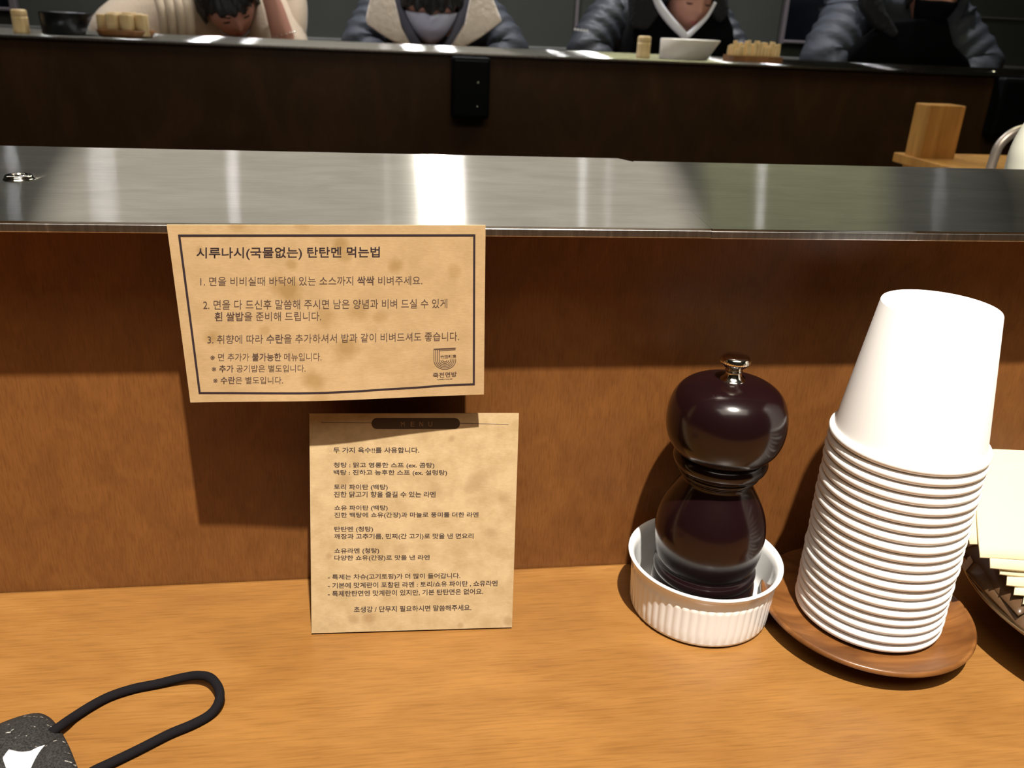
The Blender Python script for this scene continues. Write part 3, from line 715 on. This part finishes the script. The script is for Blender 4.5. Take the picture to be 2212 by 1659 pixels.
# ================================================================== things on the far ledge
def skewbowl(name, label, px0, px1, pyT, pb0, pb1, m, y=1.95):
    a, b = onY(px0, pyT, y), onY(px1, pyT, y); rr = (b.x-a.x)/2; cx = (a.x+b.x)/2
    c, d = onY(pb0, 0, y), onY(pb1, 0, y); hh = (a.z+b.z)/2-H
    rb = rr*.80; sh = -rr*.20
    def md(r, z, an):
        t = 1-z/hh; return (r*math.cos(an)+sh*t, r*math.sin(an), z)
    pr = [(0, .0), (rb*.8, 0), (rb, .002), (rr, hh-.001), (rr-.001, hh+.001), (rr-.004, hh), (rb-.002, .006), (0, .005)]
    o = thing(name, label, 'bowl', (cx, y+.01, H))
    link('bowl_wall', lathe_me('bowl_wall', pr, 48, md, closed_ends=False), m, o, True)
    link('foot_ring', lathe_me('foot_ring', [(rb*.7, 0), (rb*.78, 0), (rb*.78, .004), (rb*.7, .004)], 32, lambda r, z, an: (r*math.cos(an)+sh, r*math.sin(an), z), closed_ends=False), m, o, True)
skewbowl('glazed_bowl', 'cream bowl with a slanting side on the far ledge, left of the chopstick bundle', 1432, 1556, 86, 1432, 1525, M['whitebowl'])
skewbowl('glazed_bowl', 'black bowl on the far ledge at the left, beside the wooden tubes', 82, 196, 27, 85, 175, M['blackbowl'])
def shaker(label, px0, px1, pyT):
    y = 1.93; a, b = onY(px0, pyT, y), onY(px1, pyT, y); r = (b.x-a.x)/2; hh = a.z-H
    t = thing('wooden_shaker', label, 'shaker', ((a.x+b.x)/2, y, H))
    link('shaker_body', lathe_me('shaker_body', smoothprof([(0, 0), (r, 0), (r, hh*.3), (r, hh*.72)], 3)+[(0, hh*.72)], 24, closed_ends=False), M['bamboo'], t, True)
    link('shaker_cap', lathe_me('shaker_cap', [(0, hh*.73), (r*.98, hh*.73), (r, hh*.76), (r, hh*.9), (r*.93, hh*.97), (r*.7, hh), (0, hh)], 24, closed_ends=False), M['bamboo'], t, True)
shaker('pale wooden cylindrical shaker on the far ledge at the left edge', 22, 56, 19)
shaker('pale wooden cylindrical shaker on the far ledge beside the cream bowl', 1379, 1407, 77)
# left: wooden tubes standing in a brown dish
y = 1.97; a, b = onY(200, 35, y), onY(335, 30, y); cx = (a.x+b.x)/2
hd = thing('brown_wooden_dish', 'low brown wooden dish holding the wooden tubes on the far ledge', 'dish', (cx, y, H))
link('dish', lathe_me('dish', [(0, 0), (.055, 0), (.062, .004), (.066, .016), (.063, .0165), (.058, .005), (0, .004)], 40, closed_ends=False), M['brownwood'], hd, True)
tubme = lathe_me('tube_wall', [(.0, .0), (.0165, 0), (.0165, .036), (.0160, .0385), (.0130, .0390), (.0125, .036), (.0125, .004), (0, .004)], 24, closed_ends=False)
first = None
tl_ = ['far left, toppled lowest', 'front left', 'front centre', 'front right', 'back left', 'back centre', 'back right']
for k, (dx, dy, dz) in enumerate([(-.044, -.012, -.004), (-.016, -.040, .0), (.016, -.042, .0), (.044, -.024, .002), (-.024, .008, .006), (.012, .0, .008), (.020, .036, .004)]):
    if first is None: first = link('wooden_tube', tubme, M['bamboo'], None, True); o = first
    else: o = dup(first)
    o.location = (cx+dx, y+dy, H+.0045); o.scale = (1, 1, 1.22+dz*12)
    tag(o, 'short pale wooden tube standing at the %s of the dish' % tl_[k].split(',')[0], 'wooden tube', 'wooden tubes on the far ledge')
# right: ragged bundle of chopsticks in a brown box
a, b = onY(1585, 100, 1.95), onY(1690, 95, 1.95); cx = (a.x+b.x)/2; y = 1.975
hb = thing('brown_wooden_holder', 'low brown wooden holder of the chopstick bundle on the far ledge', 'holder', (cx, y, H))
box('holder_base', -.068, .068, -.04, .04, 0, .003, M['brownwood'], hb)
for (x0, x1, y0, y1) in ((-.068, .068, -.04, -.037), (-.068, .068, .037, .04), (-.068, -.065, -.037, .037), (.065, .068, -.037, .037)):
    box('holder_side', x0, x1, y0, y1, .003, .016, M['brownwood'], hb)
stk = bpy.data.meshes.new('stick'); bm = bmesh.new(); box_bm(bm, -.0036, .0036, -.0030, .0030, 0, .046, .0008); bm.to_mesh(stk); bm.free()
first = None; k = 0
for j in range(4):
    for i in range(13):
        if first is None: first = link('wooden_chopstick', stk, M['bamboo'], None); o = first
        else: o = dup(first)
        o.location = (cx-.059+i*.0098+rng.uniform(-.001, .001), y-.027+j*.018+rng.uniform(-.002, .002), H+.0032)
        o.rotation_euler = (rng.uniform(-.05, .05), rng.uniform(-.06, .06), rng.uniform(-.4, .4)); o.scale = (1, 1, rng.uniform(.78, 1.12)*(.8 if i == 0 else 1))
        tag(o, 'pale wooden chopstick standing in the ragged bundle on the far ledge, right', 'chopstick', 'chopsticks in the ragged bundle')

# ================================================================== the diners
def skin(name, nodes, edges, m, parent, sub=2, smooth=True):
    """nodes: {key: (pos, radius or (rx, ry))}; grown with a Skin modifier into one surface"""
    keys = list(nodes); me = bpy.data.meshes.new(name)
    me.from_pydata([nodes[k][0] for k in keys], [(keys.index(a), keys.index(b)) for a, b in edges], [])
    o = bpy.data.objects.new(name, me); COL.objects.link(o)
    o.modifiers.new('s', 'SKIN'); sv = me.skin_vertices[0].data
    for i, k in enumerate(keys):
        r = nodes[k][1]; sv[i].radius = (r, r) if isinstance(r, (int, float)) else r
    sv[0].use_root = True
    ss = o.modifiers.new('d', 'SUBSURF'); ss.levels = ss.render_levels = sub
    dg = bpy.context.evaluated_depsgraph_get(); ev = bpy.data.meshes.new_from_object(o.evaluated_get(dg))
    bpy.data.objects.remove(o); ev.materials.clear(); ev.name = name
    return link(name, ev, m, parent, smooth)
def headpt(az, el, off=0.0):
    """az 0 = face front (-Y), el -pi/2..pi/2; metres, centre of the skull at 0"""
    x, y, z = math.sin(az)*math.cos(el), -math.cos(az)*math.cos(el), math.sin(el)
    X, Y, Z = .074*x, .093*y, .115*z
    if z < 0:
        X *= 1-.30*(-z)**1.4
        if y > 0: Y *= 1-.45*(-z)
        else: Y *= 1-.10*(-z)
    front = max(0, -y)
    g = lambda u, s: math.exp(-(u/s)**2)
    Y -= front*(.024*g(x, .13)*g(z+.14, .12) + .012*g(x, .11)*g(z-.06, .16) + .006*g(x, .26)*g(z+.47, .10) + .008*g(x, .25)*g(z+.82, .13) + .005*g(abs(x)-.33, .2)*g(z-.22, .09))
    Y += front*(.010*g(abs(x)-.34, .17)*g(z-.04, .11) + .005*g(x, .3)*g(z+.63, .07))
    v = Vector((X, Y, Z)); n = Vector((x, y*.9, z)).normalized(); return v+n*off
def patch(a0, a1, e0, e1, off, na=24, ne=18, lo=None, hi=None, rough=0):
    """a piece of the skull surface between azimuths and elevations, as (verts, faces) of a closed shell"""
    vs, fs = [], []; idx = {}
    for s, of in ((0, off), (1, max(off-.006, .0005))):
        for i in range(na+1):
            for j in range(ne+1):
                az = a0+(a1-a0)*i/na; l = lo(az) if lo else e0; h = hi(az) if hi else e1
                el = l+(h-l)*j/ne; q = of*(1+rough*math.sin(az*23+el*5)*(s == 0))
                idx[i, j, s] = len(vs); vs.append(headpt(az, el, q))
    for i in range(na):
        for j in range(ne):
            fs.append((idx[i, j, 0], idx[i+1, j, 0], idx[i+1, j+1, 0], idx[i, j+1, 0])); fs.append((idx[i, j, 1], idx[i, j+1, 1], idx[i+1, j+1, 1], idx[i+1, j, 1]))
    for i in range(na):
        for j in (0, ne): fs.append((idx[i, j, 0], idx[i, j, 1], idx[i+1, j, 1], idx[i+1, j, 0]))
    for j in range(ne):
        for i in (0, na): fs.append((idx[i, j, 0], idx[i, j+1, 0], idx[i, j+1, 1], idx[i, j, 1]))
    return vs, fs
def mesh_from(name, vs, fs, Mx, m, parent, org):
    me = bpy.data.meshes.new(name); me.from_pydata([tuple(Mx @ Vector(v)-org) for v in vs], [], fs); me.update()
    bm = bmesh.new(); bm.from_mesh(me); bmesh.ops.remove_doubles(bm, verts=bm.verts[:], dist=1e-5); bmesh.ops.recalc_face_normals(bm, faces=bm.faces[:]); bm.to_mesh(me); bm.free()
    return link(name, me, m, parent, True)
def person(label, X, head, rot, shL, shR, elL, elR, wrL, wrR, cloth, clothname, puffs=True, sl=.062, hair_lo=.35, fringe=.25, hs=1.0, armr=1.0, stool=''):
    """X: body centre x; head: centre; rot: head (pitch forward, yaw, roll); sh/el/wr: joints of the viewer's left and right arms"""
    org = Vector((X, 2.75, -.30)); t = thing('person', label, 'person', org)
    Hd = Vector(head); Mx = Matrix.Translation(Hd) @ Matrix.Rotation(rot[2], 4, 'Y') @ Matrix.Rotation(rot[1], 4, 'Z') @ Matrix.Rotation(rot[0], 4, 'X') @ Matrix.Scale(hs, 4)
    W = lambda p: Vector(p)-org
    shc = (Vector(shL)+Vector(shR))/2
    neck0 = shc+Vector((0, .0, .02)); skull = Mx @ Vector((0, .03, -.03))
    nd = {'hip': (W((X, 2.86, -.30)), (.14, .11)), 'waist': (W((X, 2.80, -.12)), (.12, .09)), 'chest': (W(shc+Vector((0, .06, -.14))), (.14, .10)),
          'sh': (W(shc+Vector((0, .02, -.03))), (.085, .07)), 'neck': (W(neck0), .052), 'skull': (W(neck0.lerp(skull, .75)), .050)}
    ed = [('hip', 'waist'), ('waist', 'chest'), ('chest', 'sh'), ('sh', 'neck'), ('neck', 'skull')]
    for s, sx, sh, el, wr in (('l', -1, shL, elL, wrL), ('r', 1, shR, elR, wrR)):
        sh, el, wr = Vector(sh), Vector(el), Vector(wr)
        nd['s'+s] = (W(sh), .052); nd['e'+s] = (W(el), .036); nd['m'+s] = (W(el.lerp(wr, .3)), .038); nd['w'+s] = (W(wr), (.026, .021))
        ed += [('sh', 's'+s), ('s'+s, 'e'+s), ('e'+s, 'm'+s), ('m'+s, 'w'+s)]
        d = (wr-el).normalized(); side = Vector((-sx, 0, 0)); side = (side-d*side.dot(d)).normalized(); nrm = d.cross(side)
        pm = wr+d*.045; nd['p'+s] = (W(pm), (.030, .016)); ed.append(('w'+s, 'p'+s))
        for f in range(4):
            off = side*(.026-.017*f); base = pm+d*.03+off; ln = (.036, .042, .039, .030)[f]
            cu = nrm*(-.25*sx)
            pr = 'p'+s
            for g_ in range(3):
                key = 'f%s%d%d' % (s, f, g_); pos = base+d*(ln*g_*.8)+nrm*(.010*g_*g_*.6)
                nd[key] = (W(pos), .0085-.0008*g_); ed.append((pr, key)); pr = key
        th0 = wr+d*.028+side*.034; th1 = th0+d*.030+side*.016; 
        nd['t0'+s] = (W(th0), .011); nd['t1'+s] = (W(th1), .0095); ed += [('w'+s, 't0'+s), ('t0'+s, 't1'+s)]
        lg = X+sx*.09
        nd['h'+s] = (W((lg, 2.84, -.32)), .085); nd['k'+s] = (W((lg+sx*.03, 2.50, -.30)), .060); nd['a'+s] = (W((lg+sx*.02, 2.55, -.66)), .040); nd['o'+s] = (W((lg+sx*.02, 2.45, -.71)), (.038, .028))
        ed += [('hip', 'h'+s), ('h'+s, 'k'+s), ('k'+s, 'a'+s), ('a'+s, 'o'+s)]
    body = skin('body', nd, ed, M['skin'], t)
    # the head joins the body mesh: skull, nose and chin, ears
    bm = bmesh.new(); bm.from_mesh(body.data)
    na, ne = 56, 40; idx = {}
    for i in range(na):
        for j in range(ne+1):
            idx[i, j] = bm.verts.new(Mx @ headpt(2*PI*i/na, -PI/2+PI*j/ne)-org)
    for i in range(na):
        for j in range(ne): bm.faces.new((idx[i, j], idx[(i+1) % na, j], idx[(i+1) % na, j+1], idx[i, j+1]))
    for sx in (-1, 1):
        r = bmesh.ops.create_icosphere(bm, subdivisions=2, radius=1)
        for v in r['verts']:
            v.co = Mx @ (Vector((sx*.076, .006, -.008)) + Vector((v.co.x*.008, v.co.y*.017+abs(v.co.z)*.004, v.co.z*.030)))-org
    bmesh.ops.remove_doubles(bm, verts=bm.verts[:], dist=1e-5); bm.to_mesh(body.data); bm.free()
    for p in body.data.polygons: p.use_smooth = True
    # eyes, brows and mouth
    for sx in (-1, 1):
        vs, fs = patch(sx*.42-.13, sx*.42+.13, -.01, .055, .0015, 10, 3, lo=lambda a, sx=sx: -.01-.02*math.cos((a-sx*.42)*10), hi=lambda a, sx=sx: .012-.02*math.cos((a-sx*.42)*10)+.012)
        mesh_from('eyelash', vs, fs, Mx, M['hair'], t, org)
        vs, fs = patch(sx*.42-.19, sx*.42+.19, .20, .225, .0022, 10, 3); mesh_from('eyebrow', vs, fs, Mx, M['hair'], t, org)
    vs, fs = patch(-.24, .24, -.53, -.40, .0030, 14, 6, lo=lambda a: -.465-.06*math.cos(a*6.2), hi=lambda a: -.465+.045*math.cos(a*6.2)); mesh_from('lips', vs, fs, Mx, M['lips'], t, org)
    # hair: a cap that comes down to the ears and nape, with a fringe
    vs, fs = patch(-PI, PI, 0, PI/2, .017, 72, 20, lo=lambda a: (fringe+.05*math.sin(a*17)) if abs(a) < .9 else (fringe-(abs(a)-.9)*1.6*(fringe+.45) if abs(a) < 1.5 else -.45), rough=.25)
    mesh_from('hair', vs, fs, Mx, M['hair'], t, org)
    # clothing: one garment with quilted or plain sleeves
    gn = {'hip': (W((X, 2.86, -.28)), (.19, .15)), 'waist': (W((X, 2.80, -.12)), (.175, .14)), 'chest': (W(shc+Vector((0, .06, -.14))), (.18, .135)), 'sh': (W(shc+Vector((0, .03, -.03))), (.115, .095)), 'col': (W(neck0.lerp(skull, .12)), (.078, .07))}
    ge = [('hip', 'waist'), ('waist', 'chest'), ('chest', 'sh'), ('sh', 'col')]
    for s, sh, el, wr in (('l', shL, elL, wrL), ('r', shR, elR, wrR)):
        sh, el, wr = Vector(sh), Vector(el), Vector(wr); pr = 'sh'; n = 9
        path = [sh.lerp(el, k/4) for k in range(5)] + [el.lerp(wr, k/4) for k in range(1, 5 if clothname != 'knit_sweater' or s == 'l' else 1)]
        seq = []
        for k in range(len(path)-1):
            seq += [(path[k], 1.0), (path[k].lerp(path[k+1], .5), 1.0 if not puffs else .80)]
        seq.append((path[-1], .8))
        for k, (p, f) in enumerate(seq):
            tt_ = k/len(seq); key = 'g%s%d' % (s, k); nd_r = (sl*1.28-(sl*.42)*tt_)*f*armr
            gn[key] = (W(p), nd_r); ge.append((pr, key)); pr = key
    g = skin(clothname, gn, ge, cloth, t)
    # trousers and shoes, under the counter
    tn = {'w': (W((X, 2.84, -.26)), (.17, .13))}; te = []
    for s, sx in (('l', -1), ('r', 1)):
        lg = X+sx*.09
        tn['h'+s] = (W((lg, 2.83, -.31)), .10); tn['k'+s] = (W((lg+sx*.03, 2.49, -.30)), .075); tn['a'+s] = (W((lg+sx*.02, 2.55, -.63)), .055)
        te += [('w', 'h'+s), ('h'+s, 'k'+s), ('k'+s, 'a'+s)]
    skin('trousers', tn, te, M['blackcloth'], t)
    for sx in (-1, 1): box('shoe', X+sx*.11-.045-org.x, X+sx*.11+.045-org.x, 2.36-org.y, 2.62-org.y, ZF-org.z, ZF+.07-org.z, M['black'], t, .02)
    # the stool that carries the diner
    stl = thing('bar_stool', 'dark round stool under the diner ' + stool, 'stool', (X, 2.86, ZF))
    link('seat', lathe_me('seat', [(0, .28), (.17, .28), (.175, .29), (.175, .315), (.165, .325), (0, .325)], 32, closed_ends=False), M['black'], stl, True)
    for k in range(4):
        a_ = PI/4+k*PI/2; tube('leg', [(math.cos(a_)*.17, math.sin(a_)*.17, 0), (math.cos(a_)*.15, math.sin(a_)*.15, .15), (math.cos(a_)*.13, math.sin(a_)*.13, .281)], .012, M['black'], stl, 8, 2)
    return t, org, Mx
# pose points come from the photo: silhouettes seen over the ledge at y = 2.5
def at(px, py, Y=2.5): return tuple(onY(px, py, Y))

# 1 beige sweater, head bowed low, elbow up
t, org, Mx = person('person in a beige knit sweater bent low over the counter, forearm raised to the head', -.48, (-.462, 2.50, .283), (.80, .25, -.32),
    (-.70, 2.60, .245), (-.36, 2.62, .25), (-.80, 2.50, .165), (-.285, 2.47, .11), (-.62, 2.45, .06), (-.335, 2.45, .325), M['knit'], 'knit_sweater', False, .082, fringe=.30, stool='in the beige sweater')
vs, fs = patch(-1.25, 1.25, -1.3, -.28, .007, 24, 10, hi=lambda a: -.62-.10*math.cos(a)); o = mesh_from('face_mask', vs, fs, Mx, M['whitecloth'], t, org); o['label'] = 'white mask pulled down under the chin'
bp = onY(620, 76, 2.46); pts = [Vector((bp.x-.012+.034*math.cos(a), 2.465+.034*math.sin(a), bp.z+.010*math.cos(a)))-org for a in [2*PI*k/16 for k in range(17)]]
for k in range(16):
    me = lathe_me('bracelet_bead', [(0, -.003), (.0025, -.002), (.0035, 0), (.0025, .002), (0, .003)], 8, closed_ends=False) if k == 0 else me
    o = link('bracelet_bead', me, M['chrome'] if k == 0 else None, t, True); o.location = pts[k]
for k, (xa, xb) in enumerate([(345, 352), (366, 372), (386, 393), (404, 410)]):      # rucked folds of the sleeve
    tube('sleeve_fold', [W_-org for W_ in (onY(xa-14, -25, 2.46), onY(xa, 5, 2.43), onY(xb, 40, 2.42), onY(xb+4, 95, 2.43))], [.010, .014, .014, .012], M['knit'], t, 10, 5)
slv = tube('pushed_up_sleeve', [Vector(p)-org for p in (at(600, -55, 2.62), at(632, -10, 2.60), at(640, 40, 2.56), at(636, 92, 2.53))], [.05, .040, .034, .03], M['knit'], t, 16, 6)
# 2 shearling collar, white mask
t, org, Mx = person('person with a cream shearling coat collar and pale face mask, head bowed', .15, (.139, 2.47, .322), (.30, 0, 0),
    (.00, 2.60, .275), (.30, 2.60, .275), (-.075, 2.52, .17), (.395, 2.52, .17), (.03, 2.42, .05), (.27, 2.42, .05), M['puffer'], 'puffer_jacket', True, .074, fringe=-.05, hs=1.12, stool='with the shearling collar')
vs, fs = patch(-1.1, 1.1, -1.25, -.15, .010, 26, 14, lo=lambda a: -1.15+.25*a*a, hi=lambda a: -.10-.10*abs(a)); o = mesh_from('face_mask', vs, fs, Mx, M['bluemask'], t, org); o['label'] = 'pale blue-white face mask'
def collar(name, pts, Y, th, m, lab=None, bev=.006):
    c = slab(name, [onY(x, y, Y)-org for x, y in pts], th, m, t, bev, smooth=True)
    if lab: c['label'] = lab
    return c
collar('shearling_lapel', [(806, -30), (790, 38), (792, 52), (835, 82), (868, 100), (890, 102), (868, 60), (845, -30)], 2.40, .035, M['shearling'])
collar('shearling_lapel', [(1022, -30), (1005, 50), (975, 100), (1000, 104), (1040, 80), (1085, 46), (1080, 34), (1055, -30)], 2.40, .035, M['shearling'])
collar('hood_edge', [(842, -30), (862, 40), (884, 102), (916, 104), (896, 70), (872, 20), (866, -30)], 2.425, .04, M['greyhood'])
collar('hood_edge', [(1000, -30), (992, 20), (975, 70), (955, 104), (984, 104), (1006, 50), (1026, -30)], 2.425, .04, M['greyhood'])
# 3 white collar
t, org, Mx = person('person in a shiny dark puffer jacket with a white V collar, looking down', .90, (.948, 2.47, .352), (.22, .10, .04),
    (.74, 2.60, .290), (1.06, 2.60, .290), (.64, 2.52, .18), (1.14, 2.52, .18), (.76, 2.42, .05), (1.02, 2.42, .05), M['blackpuffer'], 'puffer_jacket', True, .076, fringe=.35, stool='with the white V collar')
tube('white_collar', [Vector(at(x, y, 2.385))-org for x, y in ((1408, -25), (1424, 12), (1448, 45), (1474, 72), (1482, 78), (1502, 62), (1528, 35), (1545, 5))], [.009, .012, .013, .012, .010, .008, .006, .005], M['whitecloth'], t, 10, 5)
collar('black_sweater', [(1360, 140), (1378, 40), (1400, 0), (1425, 15), (1475, 80), (1540, 30), (1562, 5), (1585, 60), (1590, 140)], 2.41, .04, M['blackcloth'])
collar('fur_collar', [(1366, 60), (1362, -30), (1415, -30), (1420, 10), (1428, 30), (1400, 66)], 2.385, .05, M['fur'], bev=.012)
collar('fur_collar', [(1538, 30), (1545, -30), (1572, -30), (1578, 30), (1560, 52)], 2.385, .05, M['fur'], bev=.012)
rp_ = Vector(at(1255, 66, 2.405))-org
for k in range(5):
    o = box('reflective_dash', 0, .006, -.004, 0, 0, .006, M['lining'], t); o.location = rp_+Vector((-.022+k*.0095, .0, -.0008*k))
# 4 black mask
t, org, Mx = person('person in a big grey puffer jacket wearing a black face mask, at the right', 1.745, (1.775, 2.49, .405), (.18, .12, .03),
    (1.57, 2.60, .315), (1.92, 2.60, .315), (1.45, 2.52, .185), (2.03, 2.52, .185), (1.58, 2.42, .05), (1.90, 2.42, .05), M['puffer'], 'puffer_jacket', True, .090, fringe=.35, stool='in the black mask')
vs, fs = patch(-1.25, 1.25, -1.25, -.10, .010, 26, 14, lo=lambda a: -1.25+.2*a*a, hi=lambda a: -.06-.08*abs(a)); o = mesh_from('face_mask', vs, fs, Mx, M['blackcloth'], t, org); o['label'] = 'black face mask'
collar('black_shirt', [(1800, 175), (1840, 112), (1880, 78), (1925, 45), (1990, 40), (2050, 40), (2062, 95), (2095, 128), (2112, 175)], 2.425, .05, M['blackcloth'], bev=.012)
collar('jacket_collar', [(1862, -30), (1868, 20), (1892, 55), (1935, 85), (1945, 70), (1915, 20), (1900, -30)], 2.41, .045, M['fur'], bev=.012)
